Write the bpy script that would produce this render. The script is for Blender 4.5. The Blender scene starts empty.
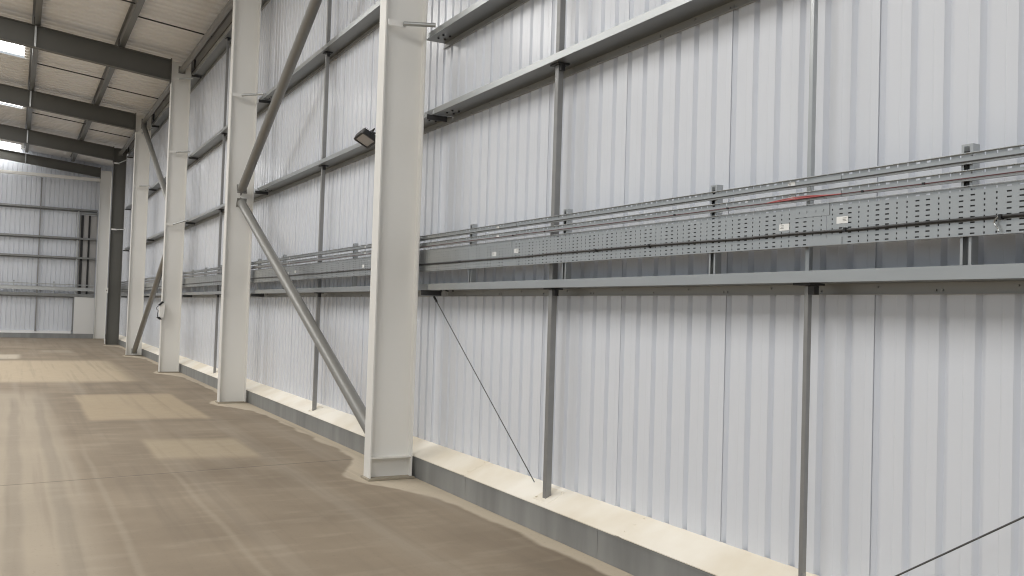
import bpy, bmesh, math, random
from mathutils import Vector, Matrix
random.seed(7)
SC = bpy.context.scene
COL = SC.collection

# ------------------------------------------------------------------ materials
def new_mat(name):
    m = bpy.data.materials.new(name); m.use_nodes = True
    nt = m.node_tree
    return m, nt, nt.nodes['Principled BSDF']

def node(nt, kind, **kw):
    n = nt.nodes.new(kind)
    for k, v in kw.items(): setattr(n, k, v)
    return n

def plain(name, col, rough=.5, metal=0., spec=.5, var=.06, scale=3., stretch=(1, 1, 1), bump=0.):
    """Paint, plastic or metal with a light mottling of its own colour."""
    m, nt, b = new_mat(name)
    b.inputs['Roughness'].default_value = rough
    b.inputs['Metallic'].default_value = metal
    b.inputs['Specular IOR Level'].default_value = spec
    tc = node(nt, 'ShaderNodeTexCoord'); mp = node(nt, 'ShaderNodeMapping')
    mp.inputs['Scale'].default_value = stretch
    nt.links.new(tc.outputs['Object'], mp.inputs['Vector'])
    nz = node(nt, 'ShaderNodeTexNoise'); nz.inputs['Scale'].default_value = scale; nz.inputs['Detail'].default_value = 5
    nt.links.new(mp.outputs['Vector'], nz.inputs['Vector'])
    mx = node(nt, 'ShaderNodeMix', data_type='RGBA')
    mx.inputs['A'].default_value = (*[max(0, c*(1-var)) for c in col], 1)
    mx.inputs['B'].default_value = (*[min(1, c*(1+var)) for c in col], 1)
    nt.links.new(nz.outputs['Fac'], mx.inputs['Factor'])
    nt.links.new(mx.outputs['Result'], b.inputs['Base Color'])
    if bump:
        bp = node(nt, 'ShaderNodeBump'); bp.inputs['Strength'].default_value = bump
        nt.links.new(nz.outputs['Fac'], bp.inputs['Height']); nt.links.new(bp.outputs['Normal'], b.inputs['Normal'])
    return m

M = {}
M['liner'] = plain('white_liner_sheet', (.725, .75, .80), rough=.24, spec=.5, var=.015, scale=.6)
M['roof_liner'] = plain('roof_liner_sheet', (.80, .795, .79), rough=.5, var=.03, scale=.8)
M['cream'] = plain('cream_steel_paint', (.80, .79, .755), rough=.42, var=.025, scale=1.2)
M['grey_paint'] = plain('grey_steel_paint', (.11, .108, .096), rough=.5, var=.05, scale=2.)
M['galv'] = plain('galvanised_steel', (.49, .505, .505), rough=.36, metal=.85, var=.09, scale=9., stretch=(1, .25, 1))
M['rail'] = plain('galvanised_shaded_steel', (.26, .265, .26), rough=.42, metal=.8, var=.1, scale=8., stretch=(1, .15, 1))  # galvanised steel with the underside shade put into its colour
M['rail_rear'] = plain('half_shaded_rail_flange', (.36, .36, .345), rough=.45, metal=.5, var=.1, scale=8., stretch=(1, .15, 1))  # same rail steel, shade painted less deep for the rear flange
M['post'] = plain('dull_galvanised_post', (.3, .3, .295), rough=.5, metal=.5, var=.12, scale=14.)
M['tube'] = plain('grey_painted_tube', (.22, .215, .2), rough=.38, metal=.1, var=.05, scale=3.)
M['kerb'] = plain('galvanised_kerb_flashing', (.30, .305, .30), rough=.5, metal=.35, var=.38, scale=3.5, stretch=(1, 1.4, .25))
M['black'] = plain('black_plastic', (.018, .018, .019), rough=.4, var=.1)
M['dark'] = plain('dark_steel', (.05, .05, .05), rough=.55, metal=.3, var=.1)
M['dark_red'] = plain('dull_red_cable_sheath', (.13, .06, .065), rough=.5, var=.1)
M['red'] = plain('red_cable_sheath', (.5, .13, .13), rough=.5, var=.1)
M['wire'] = plain('steel_wire', (.1, .1, .1), rough=.45, metal=.6, var=.05)
M['white_plastic'] = plain('white_plastic', (.8, .79, .76), rough=.4, var=.02)
M['paper'] = plain('white_paper_sticker', (.85, .85, .83), rough=.6, var=.02)
M['glass'] = plain('floodlight_glass', (.42, .4, .39), rough=.15, var=.04)
M['board'] = plain('white_board', (.78, .775, .755), rough=.5, var=.02, scale=1.5)
M['infill'] = plain('grey_infill_sheet', (.42, .41, .4), rough=.5, var=.03)
M['dust'] = plain('grey_grout', (.36, .32, .25), rough=.9, var=.2, scale=12.)

def sill_material():
    m, nt, b = new_mat('cream_sill_flashing')
    b.inputs['Roughness'].default_value = .55
    tc = node(nt, 'ShaderNodeTexCoord')
    n1 = node(nt, 'ShaderNodeTexNoise'); n1.inputs['Scale'].default_value = 1.3; n1.inputs['Detail'].default_value = 6
    nt.links.new(tc.outputs['Object'], n1.inputs['Vector'])
    cr = node(nt, 'ShaderNodeValToRGB')
    cr.color_ramp.elements[0].position = .35; cr.color_ramp.elements[0].color = (.80, .72, .58, 1)
    cr.color_ramp.elements[1].position = .62; cr.color_ramp.elements[1].color = (.94, .89, .79, 1)
    nt.links.new(n1.outputs['Fac'], cr.inputs['Fac']); nt.links.new(cr.outputs['Color'], b.inputs['Base Color'])
    return m
M['sill'] = sill_material()

def rooflight_material():
    m, nt, b = new_mat('translucent_rooflight')
    b.inputs['Base Color'].default_value = (.9, .92, .93, 1); b.inputs['Roughness'].default_value = .4
    b.inputs['Emission Color'].default_value = (1., .99, .97, 1)
    b.inputs['Emission Strength'].default_value = 7.2
    return m
M['rooflight'] = rooflight_material()

def floor_material():
    m, nt, b = new_mat('dusty_concrete_floor')
    L = nt.links.new
    b.inputs['Roughness'].default_value = .72
    b.inputs['Specular IOR Level'].default_value = .35
    tc = node(nt, 'ShaderNodeTexCoord'); P = tc.outputs['Object']
    # wobble the coordinates a little so edges are uneven
    wob = node(nt, 'ShaderNodeTexNoise'); wob.inputs['Scale'].default_value = .55; wob.inputs['Detail'].default_value = 5
    L(P, wob.inputs['Vector'])
    sub = node(nt, 'ShaderNodeVectorMath', operation='SUBTRACT'); sub.inputs[1].default_value = (.5, .5, .5)
    L(wob.outputs['Color'], sub.inputs[0])
    scl = node(nt, 'ShaderNodeVectorMath', operation='MULTIPLY'); scl.inputs[1].default_value = (.12, 1.0, 0)
    L(sub.outputs[0], scl.inputs[0])
    add = node(nt, 'ShaderNodeVectorMath', operation='ADD'); L(P, add.inputs[0]); L(scl.outputs[0], add.inputs[1])
    sx = node(nt, 'ShaderNodeSeparateXYZ'); L(add.outputs[0], sx.inputs[0]); X, Y = sx.outputs[0], sx.outputs[1]
    sp = node(nt, 'ShaderNodeSeparateXYZ'); L(P, sp.inputs[0]); X0, Y0 = sp.outputs[0], sp.outputs[1]
    def math_(op, a, b_=None, c=None):
        n = node(nt, 'ShaderNodeMath', operation=op)
        for i, v in enumerate((a, b_, c)):
            if v is None: continue
            if isinstance(v, (int, float)): n.inputs[i].default_value = v
            else: L(v, n.inputs[i])
        return n.outputs[0]
    def ramp(v, a, b_):
        n = node(nt, 'ShaderNodeMapRange', interpolation_type='SMOOTHSTEP'); L(v, n.inputs['Value'])
        n.inputs['From Min'].default_value = a; n.inputs['From Max'].default_value = b_
        return n.outputs['Result']
    def noise(scale, detail=5, vec=None, stretch=None):
        src = vec or P
        if stretch:
            mp = node(nt, 'ShaderNodeMapping'); mp.inputs['Scale'].default_value = stretch; L(src, mp.inputs['Vector']); src = mp.outputs['Vector']
        n = node(nt, 'ShaderNodeTexNoise'); n.inputs['Scale'].default_value = scale; n.inputs['Detail'].default_value = detail
        L(src, n.inputs['Vector']); return n.outputs['Fac']
    def box(x0, x1, y0, y1, ex=.05, ey=.22):
        a = math_('MULTIPLY', ramp(X, x0-ex, x0+ex), math_('SUBTRACT', 1, ramp(X, x1-ex, x1+ex)))
        c = math_('MULTIPLY', ramp(Y, y0-ey, y0+ey), math_('SUBTRACT', 1, ramp(Y, y1-ey, y1+ey)))
        return math_('MULTIPLY', a, c)
    def mix(col, fac, to):
        n = node(nt, 'ShaderNodeMix', data_type='RGBA')
        if isinstance(fac, (int, float)): n.inputs['Factor'].default_value = fac
        else: L(fac, n.inputs['Factor'])
        L(col, n.inputs['A']); n.inputs['B'].default_value = (*to, 1)
        return n.outputs['Result']
    base = node(nt, 'ShaderNodeValToRGB')
    base.color_ramp.elements[0].position = .3; base.color_ramp.elements[0].color = (.205, .162, .115, 1)
    base.color_ramp.elements[1].position = .72; base.color_ramp.elements[1].color = (.315, .255, .185, 1)
    L(noise(.7, 8), base.inputs['Fac'])
    col = base.outputs['Color']
    # long swept streaks running along the building
    st = noise(2.1, 4, add.outputs[0], (1, .035, 1))
    col = mix(col, math_('MULTIPLY', ramp(st, .50, .66), .4), (.35, .302, .238))
    col = mix(col, math_('MULTIPLY', math_('SUBTRACT', 1, ramp(st, .3, .45)), .4), (.15, .125, .098))
    # paler strip on the open side of the floor
    pale = math_('MULTIPLY', math_('SUBTRACT', 1, ramp(X, .35, .75)), math_('SUBTRACT', 1, ramp(Y, 17, 19)))
    col = mix(col, math_('MULTIPLY', pale, .55), (.47, .405, .315))
    for x in (.06, .40):
        tr = math_('SUBTRACT', 1, ramp(math_('ABSOLUTE', math_('SUBTRACT', X, x)), .03, .09))
        col = mix(col, math_('MULTIPLY', math_('MULTIPLY', tr, math_('SUBTRACT', 1, ramp(Y, 16, 18))), .35), (.2, .172, .135))
    for x, y0, y1 in ((.74, 4, 12), (1.42, 3, 10.5)):
        tr = math_('SUBTRACT', 1, ramp(math_('ABSOLUTE', math_('SUBTRACT', X, x)), .004, .045))
        lim = math_('MULTIPLY', ramp(Y, y0, y0+1.5), math_('SUBTRACT', 1, ramp(Y, y1-2, y1)))
        col = mix(col, math_('MULTIPLY', math_('MULTIPLY', tr, lim), .3), (.4, .345, .265))
    # dry patches where the sheeting lay
    fine = noise(6., 6)
    def patch(col, bx, amt, to):
        k = math_('MULTIPLY', bx, math_('ADD', .72, math_('MULTIPLY', fine, .5)))
        return mix(col, math_('MULTIPLY', k, amt), to)
    col = patch(col, box(-14, 2.3, 20.2, 27.2, .3, .5), .9, (.5, .41, .29))
    col = patch(col, box(.98, 2.55, 13.6, 17.4), .82, (.43, .345, .235))
    col = patch(col, box(1.4, 2.45, 9.9, 11.5), .75, (.42, .345, .24))
    col = patch(col, box(-14, .18, 28, 30.2, .1, .4), .8, (.56, .5, .4))
    col = patch(col, box(.8, 1.7, 31.3, 33, .1, .4), .5, (.42, .37, .29))
    col = patch(col, box(-14, 3.2, 34.5, 43, .4, .8), .35, (.36, .3, .23))
    # dust along the kerb, wider round the column feet (columns every 7.07 m)
    ph = math_('MULTIPLY', math_('SUBTRACT', Y0, 8.45), 2*math.pi/7.07)
    bump = math_('POWER', math_('ADD', math_('MULTIPLY', math_('COSINE', ph), .5), .5), 7)
    edge = math_('SUBTRACT', 3.39, math_('MULTIPLY', bump, .46))
    wn = math_('MULTIPLY', math_('SUBTRACT', noise(1.7, 6), .5), .22)
    k = ramp(math_('SUBTRACT', math_('ADD', X0, wn), edge), -.03, .035)
    col = mix(col, math_('MULTIPLY', k, .9), (.56, .485, .375))
    # broom marks and scuffs
    sc = noise(3.2, 7, None, (.5, 1.6, 1)); col = mix(col, math_('MULTIPLY', ramp(sc, .5, .7), .22), (.42, .355, .27))
    s2 = noise(8., 5, None, (1., .022, 1)); col = mix(col, math_('MULTIPLY', ramp(s2, .5, .7), .24), (.18, .145, .108))
    # saw-cut joint across the floor
    jn = math_('SUBTRACT', 1, ramp(math_('ABSOLUTE', math_('SUBTRACT', math_('SUBTRACT', Y0, math_('MULTIPLY', X0, .12)), 9.12)), .004, .018))
    col = mix(col, math_('MULTIPLY', math_('MULTIPLY', jn, math_('SUBTRACT', 1, k)), .6), (.06, .05, .04))
    # fine grit
    gr = noise(38, 3)
    col = mix(col, math_('MULTIPLY', ramp(gr, .58, .75), .2), (.12, .1, .08))
    L(col, b.inputs['Base Color'])
    bp = node(nt, 'ShaderNodeBump'); bp.inputs['Strength'].default_value = .08
    L(gr, bp.inputs['Height']); L(bp.outputs['Normal'], b.inputs['Normal'])
    return m
M['floor'] = floor_material()

# ------------------------------------------------------------------ mesh builder
class MB:
    def __init__(s): s.v = []; s.f = []
    def add(s, vs, fs):
        o = len(s.v); s.v += [tuple(p) for p in vs]; s.f += [tuple(i+o for i in f) for f in fs]; return s
    def box(s, x0, x1, y0, y1, z0, z1):
        vs = [(x, y, z) for x in (x0, x1) for y in (y0, y1) for z in (z0, z1)]
        return s.add(vs, [(0, 1, 3, 2), (4, 6, 7, 5), (0, 4, 5, 1), (2, 3, 7, 6), (0, 2, 6, 4), (1, 5, 7, 3)])
    def prism(s, prof, a, b, axis='y'):
        """closed profile of (p,q) pairs extruded along an axis; axis y: (x,z), x: (y,z), z: (x,y)"""
        def mk(p, q, t): return {'y': (p, t, q), 'x': (t, p, q), 'z': (p, q, t)}[axis]
        n = len(prof)
        vs = [mk(p, q, a) for p, q in prof] + [mk(p, q, b) for p, q in prof]
        fs = [(i, (i+1) % n, n+(i+1) % n, n+i) for i in range(n)]
        return s.add(vs, fs + [tuple(range(n-1, -1, -1)), tuple(range(n, 2*n))])
    def tube(s, pts, r, seg=12, caps=True):
        pts = [Vector(p) for p in pts]; rings = []; up = None
        for i, p in enumerate(pts):
            d = (pts[min(i+1, len(pts)-1)] - pts[max(i-1, 0)]).normalized()
            if up is None:
                up = Vector((0, 0, 1)) if abs(d.z) < .9 else Vector((1, 0, 0))
            a = d.cross(up).normalized(); up = a.cross(d).normalized()
            rings.append([p + r*(math.cos(2*math.pi*k/seg)*a + math.sin(2*math.pi*k/seg)*up) for k in range(seg)])
        vs = [q for ring in rings for q in ring]; fs = []
        for i in range(len(rings)-1):
            for k in range(seg):
                fs.append((i*seg+k, i*seg+(k+1) % seg, (i+1)*seg+(k+1) % seg, (i+1)*seg+k))
        if caps: fs += [tuple(range(seg-1, -1, -1)), tuple((len(rings)-1)*seg+k for k in range(seg))]
        return s.add(vs, fs)
    def xform(s, mat, start=0):
        s.v[start:] = [tuple(mat @ Vector(p)) for p in s.v[start:]]; return s
    def build(s, name, mat, parent=None, smooth=False, bevel=0., solid=0., loc=None):
        bm = bmesh.new(); vs = [bm.verts.new(p) for p in s.v]
        for f in s.f:
            try: bm.faces.new([vs[i] for i in f])
            except ValueError: pass
        if solid: bmesh.ops.remove_doubles(bm, verts=bm.verts, dist=1e-5)
        bmesh.ops.recalc_face_normals(bm, faces=bm.faces)
        me = bpy.data.meshes.new(name); bm.to_mesh(me); bm.free()
        me.materials.append(mat)
        o = bpy.data.objects.new(name, me); COL.objects.link(o)
        if parent: o.parent = parent
        if loc: o.location = loc
        if smooth:
            for p in me.polygons: p.use_smooth = True
            try: me.set_sharp_from_angle(angle=math.radians(40))
            except Exception: pass
        if bevel:
            md = o.modifiers.new('edge', 'BEVEL'); md.width = bevel; md.segments = 2; md.limit_method = 'ANGLE'
        if solid:
            md = o.modifiers.new('thickness', 'SOLIDIFY'); md.thickness = solid; md.offset = 0
        return o

def tag(o, label, cat, group=None):
    o['label'] = label; o['category'] = cat; o['kind'] = 'thing'
    if group: o['group'] = group
    return o
def thing(name, label, cat, loc=(0, 0, 0), group=None):
    o = bpy.data.objects.new(name, None); COL.objects.link(o); o.location = loc
    o.empty_display_size = .1
    return tag(o, label, cat, group)
def struct(o): o['kind'] = 'structure'; return o
def L_(o, text): o['label'] = text; return o
def copy_thing(root, loc, label):
    r = root.copy(); COL.objects.link(r); r.location = loc; r['label'] = label
    for ch in list(root.children):
        c = ch.copy(); COL.objects.link(c); c.parent = r
        for g in list(ch.children):
            d = g.copy(); COL.objects.link(d); d.parent = c
    return r

# ------------------------------------------------------------------ layout (metres; wall on +X, building runs along +Y)
CY = [8.35, 15.64, 22.74, 29.95, 36.95, 42.85]       # column lines
CX0, CX1 = 3.06, 3.50                                # column inner / outer faces
RX, WX = 3.55, 3.772                                 # rail front lip, liner face
RIB = .1795
END = 43.2
YN = -4.0                                            # near end of what is built
roof_z = lambda x: 7.98 - .106*x

# ------------------------------------------------------------------ floor, kerbs, sills
g = MB(); g.add([(-30, YN-8, 0), (4.3, YN-8, 0), (4.3, 43.9, 0), (-30, 43.9, 0), (-30, YN-8, -.2), (4.3, YN-8, -.2), (4.3, 43.9, -.2), (-30, 43.9, -.2)],
      [(0, 1, 2, 3), (7, 6, 5, 4), (0, 4, 5, 1), (1, 5, 6, 2), (2, 6, 7, 3), (3, 7, 4, 0)])
struct(g.build('floor', M['floor']))

def kerb_run(name, joints, along, fixed0):
    """upstand face in lengths with thin joints and a small folded top lip"""
    g = MB()
    for a, b in zip(joints[:-1], joints[1:]):
        a += .002; b -= .002
        if along == 'y':
            g.box(fixed0, fixed0+.05, a, b, 0.001, .19); g.box(fixed0-.004, fixed0+.05, a, b, .19, .202)
        else:
            g.box(a, b, fixed0, fixed0+.05, 0.001, .19); g.box(a, b, fixed0-.004, fixed0+.05, .19, .202)
    # solid upstand behind the flashing
    if along == 'y': g.box(fixed0+.052, WX, joints[0], joints[-1], .001, .185)
    else: g.box(joints[0], joints[-1], fixed0+.052, fixed0+.22, .001, .185)
    return struct(g.build(name, M['kerb']))
kj = [YN, -1.3, 1.45, 3.1, 5.1, 7.15, 9.9, 12.4, 15.3, 18.3, 20.2, 22.9, 25.8, 28.6, 30.2, 33, 35.6, 38.1, 40.5, END]
kerb_run('baseboard_right', kj, 'y', 3.54)
kerb_run('baseboard_back', [-14, -11.2, -8.4, -5.6, -2.8, 0, 2.2, 3.53], 'x', END)

def sill_run(name, joints, along, f0, mat='sill'):
    g = MB()
    for i, (a, b) in enumerate(zip(joints[:-1], joints[1:])):
        lift = .0015*(i % 2)
        p = [(f0-.006, .204+lift), (f0-.006, .210+lift), (f0+.235, .318+lift), (f0+.235, .312+lift)]
        g.prism(p, a-.03, b+.03 if b < joints[-1] else b, 'y' if along == 'y' else 'x')
    # rivets at the laps
    for a in joints[1:-1]:
        for t in (.05, .13, .21):
            z = .208 + t*.45
            c = (f0+t, a, z+.003) if along == 'y' else (a, f0+t, z+.003)
            g.box(c[0]-.005, c[0]+.005, c[1]-.005, c[1]+.005, c[2]-.002, c[2]+.006)
    return struct(g.build(name, M[mat]))
sj = [YN, -1.9, .2, 2.5, 4.86, 7.2, 9.5, 11.85, 14.2, 16.5, 18.9, 21.2, 23.5, 25.9, 28.2, 30.6, 32.9, 35.2, 37.6, 39.9, END]
sill_run('trim_1', sj, 'y', 3.54)
sill_run('trim_2', [-14, -11.5, -9, -6.6, -4.2, -1.8, .6, 2.2], 'x', END, 'board')

# ------------------------------------------------------------------ liner walls and roof
def rib_profile(a, b, phase, lap_every, lap_phase, depth=.027, wide=1.15, pitch=RIB):
    """(t, depth) points along a sheet run: wide pan flush, narrow trough recessed; thin deep slit at sheet laps"""
    pts = []; n0 = int(math.floor((a-phase)/pitch)); n1 = int(math.ceil((b-phase)/pitch))
    for n in range(n0, n1+1):
        t = phase + n*pitch            # t = centre of the slope face turned to -t
        pts += [(t-.037*wide, 0), (t-.025*wide, depth), (t-.007*wide, depth)]
        if (n - lap_phase) % lap_every == 0:
            w = .0026 if n in (0, -6) else .001
            pts += [(t+.007*wide, .004), (t+.0073*wide, .03), (t+.0075*wide+w, .03), (t+.008*wide+w, -.001)]
        else:
            pts += [(t+.007*wide, 0)]
        pts += [(t+.060, 0), (t+.063, .0012), (t+.066, 0)] if wide < 1.5 else []
    return [p for p in pts if a <= p[0] <= b]
# right wall: runs along Y
prof = [(YN, 0)] + rib_profile(YN, END+.22, 4.135, 6, 0) + [(END+.22, 0)]
g = MB()
zs = [.2, roof_z(WX)]
vs = [(WX+d, t, z) for (t, d) in prof for z in zs]
fs = [(2*i, 2*i+1, 2*i+3, 2*i+2) for i in range(len(prof)-1)]
g.add(vs, fs)
g.add([(WX+.12, YN, .001), (WX+.12, END+.4, .001), (WX+.12, END+.4, zs[1]), (WX+.12, YN, zs[1])], [(0, 1, 2, 3)])
g.add([(WX, YN, .2), (WX+.12, YN, .2), (WX+.12, YN, zs[1]), (WX, YN, zs[1])], [(0, 1, 2, 3)])
struct(g.build('wall_right', M['liner']))
# gable wall: runs along X, leaves the infilled opening
GY = END+.22
prof = [(-14, 0)] + rib_profile(-14, WX, .1, 6, 0) + [(WX, 0)]
g = MB()
vs = []
for (t, d) in prof: vs += [(t, GY+d, .2), (t, GY+d, roof_z(t)-.005)]
g.add(vs, [(2*i, 2*i+1, 2*i+3, 2*i+2) for i in range(len(prof)-1)])
g.add([(-14, GY+.12, .001), (WX+.1, GY+.12, .001), (WX+.1, GY+.12, roof_z(WX)), (-14, GY+.12, roof_z(-14))], [(0, 1, 2, 3)])
struct(g.build('wall_back', M['liner']))

# roof liner in strips, with openings for the rooflights
def roof_strip(g, y0, y1, x0, x1):
    pts = [(y0, 0)] + rib_profile(y0, y1, 4.135, 6, 3, .05, 3.2, .3) + [(y1, 0)]
    vs = []
    for (t, d) in pts: vs += [(x0, t, roof_z(x0)+d), (x1, t, roof_z(x1)+d)]
    g.add(vs, [(2*i, 2*i+1, 2*i+3, 2*i+2) for i in range(len(pts)-1)])
RX0 = -14.
SKY = []
bays = list(zip([-6.2, .8] + CY[:-1], [.8] + CY))
SKY = [(-4.9, -2.1), (2.4, 5.2), (9.75, 12.6), (17., 19.75), (24.1, 26.95), (31.3, 34.2), (38.36, 39.5), (42.3, 43.4)]
g = MB(); y = YN-8
SX0, SX1 = -6.2, -.03
for a, b in SKY:
    roof_strip(g, y, a, RX0, WX); roof_strip(g, a, b, SX1, WX); roof_strip(g, a, b, RX0, SX0); y = b
roof_strip(g, y, END+.3, RX0, WX)
ceil = struct(g.build('ceiling', M['roof_liner']))
for i, (a, b) in enumerate(SKY):
    xa, xb = SX0-.05, SX1+.05
    g = MB().add([(xa, a-.03, roof_z(xa)+.07), (xb, a-.03, roof_z(xb)+.07), (xb, b+.03, roof_z(xb)+.07), (xa, b+.03, roof_z(xa)+.07)], [(0, 1, 2, 3)])
    struct(g.build('window_%d' % (i+1), M['rooflight']))

# ------------------------------------------------------------------ columns
FW = .17
def column(y, label, mat, top=7.42, stiff=False):
    t = thing('steel_column', label, 'column', (0, y, 0), 'portal frame columns along the right wall')
    g = MB().box(CX0+.016, CX1-.016, -.006, .006, .021, top); g.build('web', mat, t)
    for x0, x1 in ((CX0, CX0+.016), (CX1-.016, CX1)):
        MB().box(x0, x1, -FW/2, FW/2, .021, top).build('flange', mat, t, bevel=.002)
    g = MB().box(CX0-.02, CX1+.02, -FW/2-.03, FW/2+.03, .001, .021)
    L_(g.build('base_plate', M['dust'], t, bevel=.003), 'dusty base plate on grout')
    if stiff:
        for s in (-1,):
            y0, y1 = sorted((s*.006, s*(FW/2-.005)))
            MB().box(CX0+.016, CX1-.016, y0, y1, .205, .219).build('stiffener_plate', mat, t)
    MB().box(CX0, CX1, -FW/2, FW/2, top, top+.012).build('cap_plate', mat, t)
    return t
column(CY[0], 'nearest and largest cream steel column with a stiffener plate at its foot', M['cream'], stiff=True)
column(CY[1], 'cream steel column where two grey brace tubes meet halfway up', M['cream'])
column(CY[2], 'cream steel column with a small white box clipped to its edge', M['cream'])
column(CY[3], 'cream steel column with the far brace tube landing at its foot', M['cream'])
column(CY[4], 'dark grey painted steel column near the far end', M['grey_paint'])
column(CY[5], 'cream corner column against the far gable wall', M['cream'], top=7.3)

# ------------------------------------------------------------------ rafters
def rafter(y, label, xr=CX0-.025, x0=-14., depth=.5, mat=None, zoff=0.):
    mat = mat or M['grey_paint']
    t = thing('roof_rafter', label, 'roof beam', (xr, y, 0), 'sloping roof rafters')
    zt = lambda x: 7.78 - .106*(x+xr) + zoff      # local x
    a, b = x0-xr, 0.
    def slab(d0, d1, w):
        return MB().prism([(a, zt(a)-d0), (b, zt(b)-d0), (b, zt(b)-d1), (a, zt(a)-d1)], -w, w, 'y')
    slab(.0, .016, .085).build('top_flange', mat, t)
    slab(.016, depth-.016, .005).build('web', mat, t)
    slab(depth-.016, depth, .085).build('bottom_flange', mat, t)
    MB().box(b, b+.022, -.09, .09, zt(0)-depth-.06, zt(0)+.03).build('end_plate', mat, t)
    for xs in (.17,):
        xs -= xr
        g = MB().box(xs-.02, xs+.02, -.075, -.006, zt(xs)-depth+.02, zt(xs)-.018)
        L_(g.build('fly_brace', M['galv'], t), 'pale galvanised fly brace strap')
    return t
rafter(CY[2], 'nearest dark grey roof rafter, running into the column with the white box')
rafter(CY[3], 'second dark grey roof rafter back from the camera')
rafter(CY[4], 'third dark grey roof rafter, running into the dark grey column')
rafter(CY[5], 'farthest dark rafter along the top of the gable wall', depth=.4, zoff=-.04)

# ------------------------------------------------------------------ purlins, eave members
def zsec(x0, x1, zw, lip, drop, t=.004):
    """Z profile: web horizontal at zw, lip up at x0, flange down at x1 (list of three boxes in x,z)"""
    return [(x0, x0+t, zw, zw+lip), (x0, x1, zw-t, zw), (x1-t, x1, zw-drop, zw)]
bayname = {1: 'between the second and third columns', 2: 'between the third and fourth columns', 3: 'between the fourth and dark grey columns', 4: 'beyond the dark grey column by the gable'}
for xi, nm in ((.2, 'left-hand'), (1.95, 'right-hand')):
    for b in (1, 2, 3, 4):
        y0, y1 = CY[b]+.01, (CY[b+1]-.01)
        z0 = 7.78-.106*xi+.009
        g = MB()
        L = y1-y0
        g.box(-.06, -.056, 0, L, .0, .19); g.box(-.056, .06, 0, L, .0, .004); g.box(-.11, -.06, 0, L, .186, .19)
        g.box(.056, .06, 0, L, .004, .03)
        t = thing('roof_purlin', 'galvanised %s roof purlin %s' % (nm, bayname[b]), 'purlin', (xi, y0, z0), 'roof purlins')
        g.build('web', M['rail'], t)
        for yy in (.06, L-.06):
            MB().box(-.072, -.0605, yy-.05, yy+.05, .004, .16).build('cleat', M['dark'], t)
for b in (1, 2, 3):
    for x0, x1, nm in ((.27, 1.88, 'between the purlins'), (2.02, 3.52, 'beside the eaves')):
        ym = (CY[b]+CY[b+1])/2 + (.2 if x0 < 1 else 1.0)
        g = MB().tube([(x0, ym, 7.78-.106*x0+.05), (x1, ym, 7.78-.106*x1+.05)], .016, 8)
        tag(g.build('sag_rod', M['dark']), 'thin dark roof sag rod %s, %s' % (nm, bayname[b].replace('between', 'bay between', 1)), 'rod', 'sag rods across the roof')
for b in (0, 1, 2, 3):
    y0, y1 = CY[b]+.006, CY[b+1]-.006
    nm = {0: 'between the nearest and second columns', **bayname}[b]
    if b:
        g = MB().tube([(3.3, y0+.016, 7.255), (3.3, y1-.016, 7.255)], .062, 20)
        t = thing('eave_tube', 'round grey eaves tube %s' % nm, 'tube', group='eaves tubes')
        g.build('pipe', M['tube'], t, smooth=True)
        for yy in (y0+.008, y1-.008):
            MB().box(3.22, 3.38, yy-.007, yy+.007, 7.17, 7.34).build('end_plate', M['tube'], t)
        t = thing('eave_beam', 'grey channel eaves beam above the top rail %s' % nm, 'beam', group='eaves beams')
        g = MB()
        for bx in ((RX-.01, RX-.006, 7.27, 7.46), (RX-.01, 3.62, 7.266, 7.27), (RX-.01, 3.62, 7.456, 7.46), (3.616, 3.62, 7.27, 7.29), (3.616, 3.62, 7.43, 7.456)):
            g.box(bx[0], bx[1], y0+.42, y1-.42, bx[2], bx[3])
        g.build('channel', M['rail'], t)
        L_(MB().box(3.55, 3.66, y0, y1, 7.461, 7.57).build('eave_gap_shade', M['black'], t), 'black strip standing for the shaded gap along the eaves')  # black strip added to darken the gap between beam and roof
        for yy in (y0+.21, y1-.21):
            L_(MB().box(CX1+.003, 3.63, yy-.2, yy+.2, 7.26, 7.455).build('cleat', M['black'], t), 'black end cleat')

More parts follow.
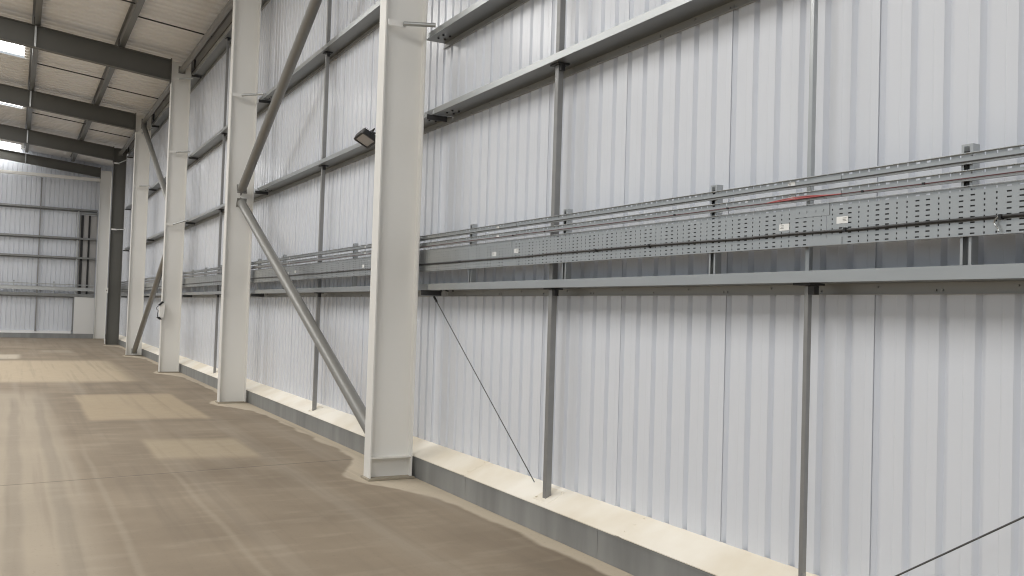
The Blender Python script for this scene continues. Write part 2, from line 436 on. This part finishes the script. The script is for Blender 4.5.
# ------------------------------------------------------------------ wall rails
LV = {1: (1.862, .056, .06), 2: (3.605, .05, .062), 3: (5.17, .055, .062), 4: (7.15, .10, .062)}
lvname = {1: 'lowest', 2: 'second from the floor', 3: 'third from the floor', 4: 'topmost'}
rail_bays = {0: (.9, 8.15, 'in the nearest bay'), 1: (8.17, 15.42, 'in the bay between the nearest and second columns'),
             2: (15.44, 22.52, 'in the bay between the second and third columns'), 3: (22.54, 29.73, 'in the bay between the third and fourth columns'),
             4: (29.75, 36.73, 'in the bay between the fourth and dark grey columns')}
BOLT = [None]
def rail(y0, y1, lv, label, zw=None, stub=False, bolts=False):
    z, lip, drop = LV[lv]
    if zw is not None: z = zw
    t = thing('wall_rail', label, 'wall rail', (0, y0, z), 'horizontal wall rails')
    L = y1-y0; g = MB()
    x1 = WX-.002
    g.box(RX, RX+.004, 0, L, -.004, lip); g.box(RX+.004, RX+.014, 0, L, lip-.004, lip)
    g.build('front_flange', M['galv'], t)
    g = MB(); g.box(RX+.004, x1-.004, 0, L, -.004, 0)
    g.build('web', M['rail'], t)  # darker than the front flange: underside shade is in the colour
    g = MB(); g.box(x1-.004, x1, 0, L, -drop, 0); g.box(x1-.02, x1-.004, 0, L, -drop, -drop+.004)
    # cladding screw tips and slots along the flange
    k = 0; yy = .35
    while yy < L-.1:
        for w in ((0,) if k % 4 else (0, .035)):
            g.box(x1-.011, x1-.004, yy+w-.007, yy+w+.007, -.045+.018*(k % 2), -.036+.018*(k % 2))
        yy += .36; k += 1
    g.build('rear_flange', M['rail_rear'], t)
    # end cleat bolted through the web to the column
    for yy in ((L-.02,) if not stub else ()):
        c = MB().box(CX1+.002, RX+.17, yy+.06, yy+.068, -.055, -.006)
        c.build('cleat', M['dark'], t)
    for yy in ((.14, .26, L-.15, L-.27) if bolts else ()):
        for xx in (RX+.08, RX+.15):
            if BOLT[0] is None:
                c = [(.011*math.cos(a*math.pi/3), .011*math.sin(a*math.pi/3)) for a in range(6)]
                o = BOLT[0] = MB().prism(c, -.016, -.004, 'z').build('bolt', M['dark'], t)
            else:
                o = BOLT[0].copy(); COL.objects.link(o); o.parent = t
            o.location = (xx, yy, 0)
    return t
for b, (y0, y1, nm) in rail_bays.items():
    for lv in (1, 2, 3, 4):
        if b == 0 and lv > 2: continue
        if b == 1 and lv == 4: continue
        rail(y0, y1, lv, 'galvanised rail, %s, %s' % (lvname[lv], nm), bolts=b < 2)
rail(.9, 8.42, 2, 'galvanised wall rail at the top of the nearest bay, ending beside the nearest column', zw=4.41, stub=True, bolts=True)

# ------------------------------------------------------------------ sag posts between the rails
PS = .052
def post(y, z0, z1, label, foot=False, w=(.05, .05), mat='post'):
    t = thing('wall_post', label, 'post', (RX+.085, y, z0), 'vertical sag posts on the wall rails')
    H = z1-z0
    h = w[1]/2
    g = MB().box(-w[0]/2, w[0]/2, -h, h, .006, H-.012)
    g.build('strut', M[mat], t, bevel=.004)
    MB().box(-.05, .055, -.06, .06, H-.012, H-.001).build('top_bracket', M['dark'], t)
    MB().box(-.018, .018, -.055, -h-.001, H-.06, H-.013).build('bracket_web', M['dark'], t)
    if foot:
        g = MB().prism([(-.06, .0), (.10, .072), (.10, .078), (-.06, .006)], -.11, .11, 'y')
        for sx, sy in ((-.04, .09), (.08, .09), (.08, -.09)):
            g.box(sx-.006, sx+.006, sy-.006, sy+.006, (sx+.06)*.45+.004, (sx+.06)*.45+.014)
        L_(g.build('foot_plate', M['sill'], t), 'pale screwed foot plate')
    return t
ZS = lambda: .254
ZL = {0: .245, 1: 1.858, 2: 3.601, 3: 5.166, 4: 7.146}
sect = {1: 'from sill to lowest rail', 2: 'from lowest to second rail', 3: 'from second to third rail', 4: 'from third to top rail'}
for y, nm, w in ((5.93, 'left-hand line in the nearest bay', (.05, .05)), (3.375, 'right-hand line in the nearest bay', (.03, .028))):
    post(y, ZL[0]-.02, ZL[1], 'grey wall post %s, %s' % (sect[1], nm), foot=True, w=w)
    post(y, ZL[1]+.01, ZL[2], 'grey wall post %s, %s' % (sect[2], nm), w=w, mat='post' if y > 5 else 'galv')
post(5.93, ZL[2]+.01, 4.406, 'grey wall post above the second rail in the nearest bay')
for b, y in ((1, 12.05), (2, 19.02)):
    nm = 'between the %s columns' % ('nearest and second' if b == 1 else 'second and third')
    for s in (1, 2, 3, 4):
        if b == 1 and s == 4: continue
        post(y, ZL[s-1]-.02 if s == 1 else ZL[s-1]+.01, ZL[s], 'grey wall post %s, %s' % (sect[s], nm), foot=(s == 1))
post(12.05, ZL[3]+.01, 7.1, 'grey wall post above the third rail, between the nearest and second columns')

# ------------------------------------------------------------------ column stays (flange to rail)
def stay(y, zf, zr, label, dy=.17):
    t = thing('column_stay', label, 'stay', (0, y-.02, zf), 'column stays tied to the wall rails')
    # plate on flange then bolt-on tube to the rail lip
    MB().box(CX0+.018, CX0+.2, -.035, -.027, -.025, .035).build('bracket', M['white_plastic'], t, bevel=.002)['label'] = 'cream painted bracket'
    g = MB().tube([(CX0+.17, -.05, .008), (RX-.026, -dy, zr-zf+.02)], .022, 12); g.build('tube', M['galv'], t, smooth=True)
    MB().box(CX0+.17, CX0+.195, -.066, -.036, -.012, .025).build('clamp', M['galv'], t)
    return t
stay(CY[0]-.06, 4.455, 4.45, 'grey stay tube on the nearest column', dy=.16)
stay(CY[1]-.06, 5.2, 5.2, 'grey stay tube on the second column above the brace joint', dy=.3)
stay(CY[2]-.06, 7.0, 7.02, 'upper grey stay tube at the top of the column with the white box')
stay(CY[2]-.06, 5.25, 5.24, 'middle grey stay tube on the column with the white box')
stay(CY[2]-.06, 3.52, 3.62, 'lower grey stay tube on the column with the white box')
stay(CY[3]-.06, 6.86, 7.0, 'upper grey stay tube on the fourth column')
stay(CY[3]-.06, 5.22, 5.22, 'lower grey stay tube on the fourth column')
stay(CY[4]-.06, 6.85, 7.0, 'upper pale stay tube on the dark grey column')
stay(CY[4]-.06, 4.35, 4.35, 'lower pale stay tube on the dark grey column')

# ------------------------------------------------------------------ diagonal brace tubes
def brace(a, b, label, r=.072):
    a, b = Vector(a), Vector(b); d = (b-a).normalized()
    t = thing('brace_tube', label, 'brace', tuple(a), 'diagonal brace tubes')
    L = (b-a)
    g = MB().tube([d*.12, L-d*.12], r, 24); g.build('tube', M['tube'], t, smooth=True)
    # end plates square to the tube and gusset plates beyond them
    for e, s in ((Vector((0, 0, 0)), 1), (L, -1)):
        c = e + d*s*.11
        up = Vector((1, 0, 0)); w = d.cross(up).normalized()
        m = Matrix((up, w, d)).transposed().to_4x4(); m.translation = c
        MB().box(-.08, .08, -.08, .08, -.009, .009).xform(m).build('end_plate', M['tube'], t)
        m2 = m.copy(); m2.translation = e + d*s*.05
        MB().box(-.008, .008, -.06, .06, -.05, .05).xform(m2).build('gusset_plate', M['tube'], t)
    return t
brace((3.28, CY[1]-.07, 3.56), (3.28, CY[0]+.07, 7.2), 'upper grey brace tube in the bay behind the nearest column')
brace((3.28, CY[1]-.07, 3.42), (3.28, CY[0]+.07, .2), 'lower grey brace tube running down behind the nearest column')
brace((3.28, CY[2]+.07, 3.64), (3.28, CY[3]-.07, 7.13), 'upper far brace tube behind the column with the white box')
brace((3.28, CY[2]+.07, 3.40), (3.28, CY[3]-.07, .1), 'lower far brace tube landing at the fourth column foot')

# ------------------------------------------------------------------ cable trays
TP = .0535; TL = 3.28; TY0 = -.1
TX = 3.542            # tray face
def hole_cols(L):
    n = int(L/TP); off = (L-n*TP)/2
    return [(off+i*TP, i % 4) for i in range(n)]
def perforated(L, v0, rows, pitch, margin, hv, to3):
    """grid of quads with slots; v0 start of first row, to3 maps (u,v) to 3-D"""
    g = MB(); cols = hole_cols(L); total = rows*pitch
    def q(u0, u1, a, b):
        if u1-u0 < 1e-6 or b-a < 1e-6: return
        g.add([to3(u0, a), to3(u1, a), to3(u1, b), to3(u0, b)], [(0, 1, 2, 3)])
    vlo, vhi = v0-margin, v0+total+margin
    edges = []
    for u, k in cols:
        w = .007 if k in (0, 1) else .021
        a, b = u+(TP-w)/2, u+(TP+w)/2
        q(u, a, vlo, vhi); q(b, u+TP, vlo, vhi)
        q(a, b, vlo, v0); q(a, b, v0+total, vhi)
        h = hv if k in (0, 1) else hv*.72
        for r in range(rows):
            c = v0+(r+.5)*pitch
            q(a, b, v0+r*pitch, c-h/2); q(a, b, c+h/2, v0+(r+1)*pitch)
    q(0, cols[0][0], vlo, vhi); q(cols[-1][0]+TP, L, vlo, vhi)
    return g
def tray_meshes(zb, zt, rows, nm):
    H = zt-zb; L = TL-.004; objs = []
    # upright face
    if rows:
        g = perforated(L, .0, rows, .0235, .0005, .0095, lambda u, v: (0, u, H-.0005-rows*.0235-.002+v))
    else:
        g = perforated(L, .0, 1, .0165, .0005, .0125, lambda u, v: (0, u, H-.018+v))
        g.add([(0, 0, 0), (0, L, 0), (0, L, H-.0185), (0, 0, H-.0185)], [(0, 1, 2, 3)])
    # top lip with slots, bottom lip plain, both towards the room
    g.add([(0, 0, H), (0, L, H), (-.016, L, H), (-.016, 0, H)], [(0, 1, 2, 3)])
    g.add([(-.016, 0, H), (-.016, L, H), (-.016, L, H-.002), (-.016, 0, H-.002)], [(0, 1, 2, 3)])
    g.add([(0, 0, 0), (0, L, 0), (-.016, L, 0), (-.016, 0, 0)], [(0, 1, 2, 3)])
    g.add([(-.016, 0, 0), (-.016, L, 0), (-.016, L, .002), (-.016, 0, .002)], [(0, 1, 2, 3)])
    return g
def sticker(parent, y, z, w=.07, h=.034, flip=False):
    s = MB().box(-.0021, -.0012, -w/2, w/2, -h/2, h/2).build('label_sticker', M['paper'], parent, loc=(TX-.0005, y, z))
    s['label'] = 'white paper sticker'
    g = MB(); k = -1 if flip else 1
    for i, zz in enumerate((.008, .001, -.006)):
        y0, y1 = sorted((k*.004, k*(.026-.005*(i % 2)))); g.box(-.0032, -.0024, y0, y1, zz, zz+.002)
    g.build('print', M['tube'], s)
    return s
def tray_run(label, zb, zt, rows, couple):
    t = thing('cable_tray', label, 'cable tray', (0, 0, 0), 'cable trays along the right wall')
    first = None; H_ = zt-zb
    for k in range(13):
        y = TY0+k*TL
        if first is None:
            first = tray_meshes(zb, zt, rows, label).build('tray_length', M['galv'], t, solid=.0016, loc=(TX, y, zb))
        else:
            c = first.copy(); COL.objects.link(c); c.location = (TX, y, zb); c.parent = t
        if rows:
            MB().box(.0022, .0045, .01, TL-.02, .004, H_-.026).build('hole_shade_strip', M['dark'], t, loc=(TX, y, zb))  # dark strip added so the tray holes look shaded
        if k in (1, 2, 3, 4, 5) :
            H = zt-zb
            if rows:
                cp = MB().box(-.004, -.0012, -.02, .20, H-.062, H-.003)
                for yy in (.02, .07, .13, .18): cp.box(-.007, -.004, yy-.005, yy+.005, H-.04, H-.03)
                cp.build('coupler', M['galv'], t, loc=(TX, y, zb))
                cp = MB().box(-.004, -.0012, -.10, .10, .004, .04); cp.build('coupler', M['galv'], t, loc=(TX, y, zb))
            else:
                MB().box(-.004, -.0012, -.09, .09, .006, H-.004).build('coupler', M['galv'], t, loc=(TX, y, zb))
            if rows:
                sticker(t, y-.10, zb+.122, flip=True); sticker(t, y+.28, zb+.112)
            else:
                sticker(t, y+.235, zb+.024, .052, .026)
    return t
tray_run('topmost narrow galvanised cable tray along the right wall', 2.348, 2.396, 0, True)
tray_run('middle narrow galvanised cable tray with a red cable along it', 2.276, 2.322, 0, True)
tray_run('wide perforated galvanised cable tray carrying a black cable', 2.039, 2.254, 9, True)

# slotted channel struts that carry the trays (one built, the rest copied)
ordn = ['first', 'second', 'third', 'fourth', 'fifth', 'sixth', 'seventh', 'eighth', 'ninth', 'tenth', 'eleventh', 'twelfth', 'thirteenth', 'fourteenth', 'fifteenth']
sy = [2.43, 4.03, 5.65, 7.22, 8.83, 10.41, 13.66, 15.26, 16.9, 18.45, 20.1, 21.7, 23.5, 25.6, 27.6]
def strut(label):
    z0, z1 = LV[1][0]+LV[1][1]+.001, 2.439
    t = thing('support_strut', label, 'support strut', (3.547, sy[0], z0), 'slotted channel struts behind the cable trays')
    H = z1-z0; g = MB(); w = .0265
    x0, x1 = .0105, .052
    g.box(x1-.003, x1, -w, w, 0, H)                                  # back
    g.box(x0-.006, x1-.003, -w, -w+.003, 0, H); g.box(x0-.006, x1-.003, w-.003, w, 0, H)
    g.box(x0-.006, x0-.003, -w+.003, -w+.013, 0, H); g.box(x0-.006, x0-.003, w-.013, w-.003, 0, H)
    g.build('channel', M['galv'], t)
    MB().box(x0-.006, x0-.0035, -w+.004, w-.004, H-.009, H).build('top_bar', M['galv'], t)
    for z in (2.12, 2.3, 2.372):
        MB().box(x0-.0025, x0+.012, -w+.004, w-.004, z-z0-.014, z-z0+.014).build('channel_nut', M['dark'], t)
    MB().box(x0-.0025, x1-.0035, -w+.004, w-.004, H-.036, H-.03).build('end_cap', M['black'], t)
    return t
s0 = strut('slotted channel strut behind the cable trays, first from the right edge')
for i, y in enumerate(sy[1:]):
    copy_thing(s0, (3.547, y, LV[1][0]+LV[1][1]+.001), 'slotted channel strut behind the cable trays, %s from the right edge' % ordn[i+1])

# cables on the trays
def wander(y0, y1, x, z, amp, step=.3, seed=1):
    rnd = random.Random(seed); pts = []; y = y0
    while y < y1:
        pts.append((x + rnd.uniform(-amp, 0)*.4, y, z + rnd.uniform(-amp, amp))); y += step
    return pts
t = thing('power_cable', 'thick black cable running along the wide perforated tray', 'cable')
MB().tube(wander(-1, 42, TX-.011, 2.110, .003, .4, 3), .0078, 8).build('sheath', M['black'], t, smooth=True)
ct = None
for i, y in enumerate((2.26, 3.05, 4.6, 5.2, 7.4, 10.9, 13.2)):
    if ct is None:
        ct = MB().box(-.0105, .0105, -.006, .006, -.0105, .0105).build('cable_tie', M['black'], t, loc=(TX-.0125, y, 2.11))
    else:
        c = ct.copy(); COL.objects.link(c); c.parent = t; c.location = (TX-.0125, y, 2.11)
cs = [(TX-.018, 2.262, 2.118), (TX-.016, 2.285, 2.098), (TX-.012, 2.289, 2.085), (TX-.016, 2.278, 2.075), (TX-.01, 2.272, 2.06), (TX-.016, 2.268, 2.05)]
tag(MB().tube(cs, .0035, 6).build('chain_end', M['galv'], smooth=True), 'loose bit of pale wire hanging off the black cable at the right', 'wire')
t = thing('grey_cable', 'thin dark cable along the bottom of the topmost tray', 'cable')
MB().tube(wander(-1, 42, TX-.016, 2.358, .0015, .5, 5), .0036, 6).build('sheath', M['wire'], t, smooth=True)
t = thing('red_cable', 'thin red cable tied along the middle narrow tray', 'cable')
MB().tube(wander(-1, 42, TX-.016, 2.287, .002, .4, 6), 0.0030, 6).build('sheath', M['dark_red'], t, smooth=True)
for i, (yo, zo) in enumerate(((0, .007), (.03, .012), (-.02, .003))):
    pts = [(TX-.018-.003*i, 3.54-.05*k+yo, 2.287 + zo*math.sin(math.pi*k/9)) for k in range(10)]
    MB().tube(pts, .0024, 6).build('slack_loop', M['red'], t, smooth=True)
ct = None
for y in (2.62, 2.95, 3.88, 4.35, 4.75, 5.9, 6.4, 9.6):
    if ct is None: ct = MB().box(-.005, .005, -.006, .006, -.005, .005).build('cable_tie', M['black'], t, loc=(TX-.017, y, 2.287))
    else:
        c = ct.copy(); COL.objects.link(c); c.parent = t; c.location = (TX-.017, y, 2.287)

# tie wires to the post feet
def wire(a, b, label):
    t = thing('tie_wire', label, 'wire', a, 'diagonal tie wires in the nearest bay')
    d = Vector(b)-Vector(a)
    MB().tube([(0, 0, 0), d], .0045, 6).build('wire', M['wire'], t)
    u = d.normalized()
    MB().tube([u*.01, u*.09], .011, 8).build('tensioner', M['dark'], t, smooth=True)
    return t
wire((3.66, 8.24, 1.80), (3.66, 6.165, .325), 'thin dark tie wire slanting down to the left post foot')
wire((3.66, .85, 1.80), (3.66, 3.12, .285), 'thin dark tie wire rising towards the lower right corner of the photo')

# ------------------------------------------------------------------ floodlights on the second rail
def floodlight(corner, label, s=1.):
    e1 = Vector((0, -.99, .1)).normalized(); e2 = Vector((.88, 0, -.47)).normalized(); n = e1.cross(e2)
    if n.z > 0: n = -n
    w, h = .15*s, .1*s
    loc = Vector(corner) + e1*w + e2*h
    t = thing('floodlight', label, 'floodlight', loc, 'black floodlights on the second rail')
    m = Matrix((e1, e2, n)).transposed().to_4x4()
    g = MB()
    def rr(w, h, r): 
        out = []
        for cx, cy, a0 in ((w-r, h-r, 0), (-w+r, h-r, 90), (-w+r, -h+r, 180), (w-r, -h+r, 270)):
            out += [(cx+r*math.cos(math.radians(a0+k*22.5)), cy+r*math.sin(math.radians(a0+k*22.5))) for k in range(5)]
        return out
    g.prism(rr(w, h, .03), -.05, .0, 'z'); g.xform(m).build('housing', M['black'], t, bevel=.004)
    # raised rim
    o, i = rr(w, h, .03), rr(w-.022, h-.022, .02); k = len(o); g = MB()
    vs = [(p, q, .0) for p, q in o]+[(p, q, .014) for p, q in o]+[(p, q, .014) for p, q in i]+[(p, q, .0) for p, q in i]
    fs = []
    for A in range(4):
        for j in range(k): fs.append((A*k+j, A*k+(j+1) % k, ((A+1) % 4)*k+(j+1) % k, ((A+1) % 4)*k+j))
    g.add(vs, fs); g.xform(m).build('rim', M['black'], t)
    MB().prism(rr(w-.0225, h-.0225, .02), .001, .005, 'z').xform(m).build('glass', M['glass'], t)
    # cooling fins and yoke
    g = MB()
    for q in range(-4, 5): g.box(-w*.8, w*.8, q*.02-.002, q*.02+.002, -.075, -.05)
    g.xform(m).build('cooling_fins', M['black'], t)
    c = m @ Vector((0, 0, -.05))
    MB().tube([m @ Vector((-w-.012, 0, -.02)), m @ Vector((-w-.012, 0, -.10)), m @ Vector((w+.012, 0, -.10)), m @ Vector((w+.012, 0, -.02))], .008, 8).build('yoke', M['black'], t)
    return t, m @ Vector((0, 0, -.10))
for corner, lab, sc in (((3.27, 9.73, 3.575), 'black floodlight peeping out behind the nearest column', 1.), ((3.2, 37.6, 3.62), 'tiny far black floodlight beside the dark grey column', 1.4)):
    f, p = floodlight(corner, lab, sc)
    lo = f.location
    MB().tube([p, (RX-.005-lo.x, p.y, 3.63-lo.z)], .012, 8).build('arm', M['black'], f)

# ------------------------------------------------------------------ white box clipped on the third column
t = thing('wall_box', 'small white box with black clips on the edge of a cream column', 'box', (CX0, CY[2]-FW/2, 1.27))
g = MB(); g.prism([(-.06, .03), (-.075, .30), (-.02, .40), (.07, .39), (.035, .02)], -.11, -.008, 'y'); g.build('casing', M['white_plastic'], t, bevel=.012)
MB().prism([(-.10, .33), (-.01, .42), (.03, .40), (-.06, .31)], -.13, -.004, 'y').build('top_clip', M['black'], t, bevel=.004)
MB().prism([(-.12, .035), (-.05, -.02), (.0, -.01), (-.06, .055)], -.13, -.004, 'y').build('bottom_clip', M['black'], t, bevel=.004)
hp = [(-.085, -.06, .31), (-.12, -.06, .27), (-.125, -.06, .23), (-.085, -.06, .2), (-.1, -.06, .1), (-.09, -.06, .04)]
MB().tube(hp, .008, 8).build('cable_loop', M['black'], t, smooth=True)
t = thing('junction_box', 'small white junction box on the dark column edge', 'box', (CX0, CY[4]-FW/2, 1.95))
MB().box(-.11, -.004, -.08, .0, .0, .2).build('casing', M['white_plastic'], t, bevel=.008)
MB().box(-.075, -.04, -.084, -.08, .08, .12).build('switch', M['tube'], t)
MB().tube([(-.05, -.03, 0), (-.05, -.03, -1.9)], .015, 8).build('conduit', M['cream'], t, smooth=True)
MB().tube([(-.05, -.03, .2), (-.05, -.03, 4.4)], .015, 8).build('conduit', M['cream'], t, smooth=True)

# ------------------------------------------------------------------ gable wall steelwork
def grail(z, label, x0=-13.8, x1=3.03, lip=.07, h=.05):
    t = thing('gable_rail', label, 'wall rail', (0, END-.02, z), 'horizontal rails on the far gable wall')
    MB().box(x0, x1, 0, .004, -.004, lip).build('front_flange', M['rail'], t)
    MB().box(x0, x1, .004, .234, -.004, 0).build('web', M['rail'], t)
    MB().box(x0, x1, .230, .234, -h, -.004).build('rear_flange', M['rail'], t)
    return t
grail(1.80, 'lowest rail on the far gable wall, above the white board', lip=.12)
grail(3.45, 'second rail up on the far gable wall'); grail(4.29, 'third rail up on the far gable wall')
grail(5.54, 'top rail on the far gable wall')
t = thing('gable_beam', 'cream beam across the top of the far gable wall', 'beam', (0, 42.95, 6.84))
MB().box(-13.8, CX0-.012, -.07, .07, 0, .13).build('tube', M['cream'], t, bevel=.01)
MB().box(CX0-.012, CX0-.002, -.085, .085, -.02, .15).build('end_plate', M['cream'], t)
def gpost(x, z0, z1, label, mat='post', w=.05):
    t = thing('gable_post', label, 'post', (x, END+.09, z0), 'posts on the far gable wall')
    MB().box(-w/2, w/2, -.03, .03, .008, z1-z0-.012).build('strut', M[mat], t, bevel=.003)
    MB().box(-w/2-.03, w/2+.03, -.05, .05, z1-z0-.012, z1-z0-.001).build('top_bracket', M['dark'], t)
    MB().box(-w/2-.02, w/2+.02, -.04, .04, 0, .008).build('foot_plate', M['dark'], t)
segs = [(.30, 1.79, 'below the lowest rail'), (1.81, 3.44, 'between the lowest and second rails'), (3.46, 4.28, 'between the second and third rails'), (4.30, 5.53, 'between the third and top rails'), (5.55, 6.83, 'above the top rail')]
for a, b, nm in segs: gpost(.82, a, b, 'middle gable wall post %s' % nm)
gpost(2.235, .30, 1.79, 'gable wall post beside the white board')
for (a, b, nm) in segs[1:4]: gpost(2.29, a, b, 'pale gable wall post left of the dark opening, %s' % nm, 'galv', .07)
# infilled doorway: grey sheet, two dark jambs, head bars
g = MB().box(2.36, 3.04, GY-.035, GY-.004, 1.81, 5.50)
d = struct(g.build('door_1', M['infill']))
for x, w in ((2.46, .10), (2.74, .075)):
    MB().box(x-w/2, x+w/2, GY-.075, GY-.037, 1.82, 5.36).build('jamb', M['black'], d)
for z in (5.36, 5.44): MB().box(2.36, 3.03, GY-.09, GY-.037, z, z+.035).build('head_bar', M['galv'], d)
t = thing('white_board', 'blank white board standing against the far gable wall', 'board', (2.67, END+.012, .203))
MB().box(-.40, .40, -.012, .006, 0, 1.56).build('panel', M['board'], t, bevel=.003)
MB().box(-.41, .41, -.014, .008, 1.56, 1.585).build('top_edge', M['board'], t)
# trays on the gable
def gtray(z0, z1, label):
    t = thing('gable_tray', label, 'cable tray', (0, END-.05, z0), 'cable trays on the far gable wall')
    H = z1-z0
    MB().box(-13.8, 3.02, 0, .003, 0, H).build('tray_length', M['galv'], t)
    MB().box(-13.8, 3.02, -.035, 0, H-.003, H).build('lip', M['galv'], t)
gtray(2.05, 2.2, 'wide cable tray on the far gable wall'); gtray(2.29, 2.33, 'narrow cable tray on the far gable wall')
for x, nm in ((-.05, 'left'), (1.45, 'right')):
    t = thing('gable_strut', '%s-hand short strut behind the gable trays' % nm, 'support strut', (x, END-.035, 1.93), 'struts behind the gable trays')
    MB().box(-.02, .02, -.0115, .0148, 0, .5).build('channel', M['galv'], t)
    MB().box(-.014, .014, -.013, -.0116, .44, .48).build('slot', M['black'], t)

# ------------------------------------------------------------------ light
W = bpy.data.worlds.new('daylight'); SC.world = W; W.use_nodes = True
bg = W.node_tree.nodes['Background']; bg.inputs['Color'].default_value = (.87, .94, 1., 1); bg.inputs['Strength'].default_value = .55

# ------------------------------------------------------------------ camera
yaw, pitch, roll, f, hc = .504366142, .02861966, .0311504751, 900., 1.65
F = Vector((math.sin(yaw)*math.cos(pitch), math.cos(yaw)*math.cos(pitch), math.sin(pitch)))
R = Vector((math.cos(yaw), -math.sin(yaw), 0)); U = R.cross(F)
R2 = math.cos(roll)*R + math.sin(roll)*U; U2 = -math.sin(roll)*R + math.cos(roll)*U
cam = bpy.data.cameras.new('camera'); co = bpy.data.objects.new('camera', cam); COL.objects.link(co)
m = Matrix((R2, U2, -F)).transposed().to_4x4(); m.translation = (0, 0, hc); co.matrix_world = m
cam.sensor_width = 36; cam.lens = 36*f/1024; cam.clip_start = .05; cam.clip_end = 300
SC.camera = co
SC.view_settings.view_transform = 'Standard'; SC.view_settings.look = 'None'
SC.view_settings.gamma = 1; SC.view_settings.use_curve_mapping = False; SC.view_settings.exposure = .16
SC.cycles.use_denoising = True; SC.cycles.use_adaptive_sampling = False; SC.cycles.filter_width = 1.1; SC.cycles.denoising_prefilter = 'ACCURATE'
SC.cycles.max_bounces = 10; SC.cycles.diffuse_bounces = 6
SC.cycles.caustics_reflective = False; SC.cycles.caustics_refractive = False
SC.cycles.sample_clamp_indirect = 3.; SC.cycles.blur_glossy = 1.
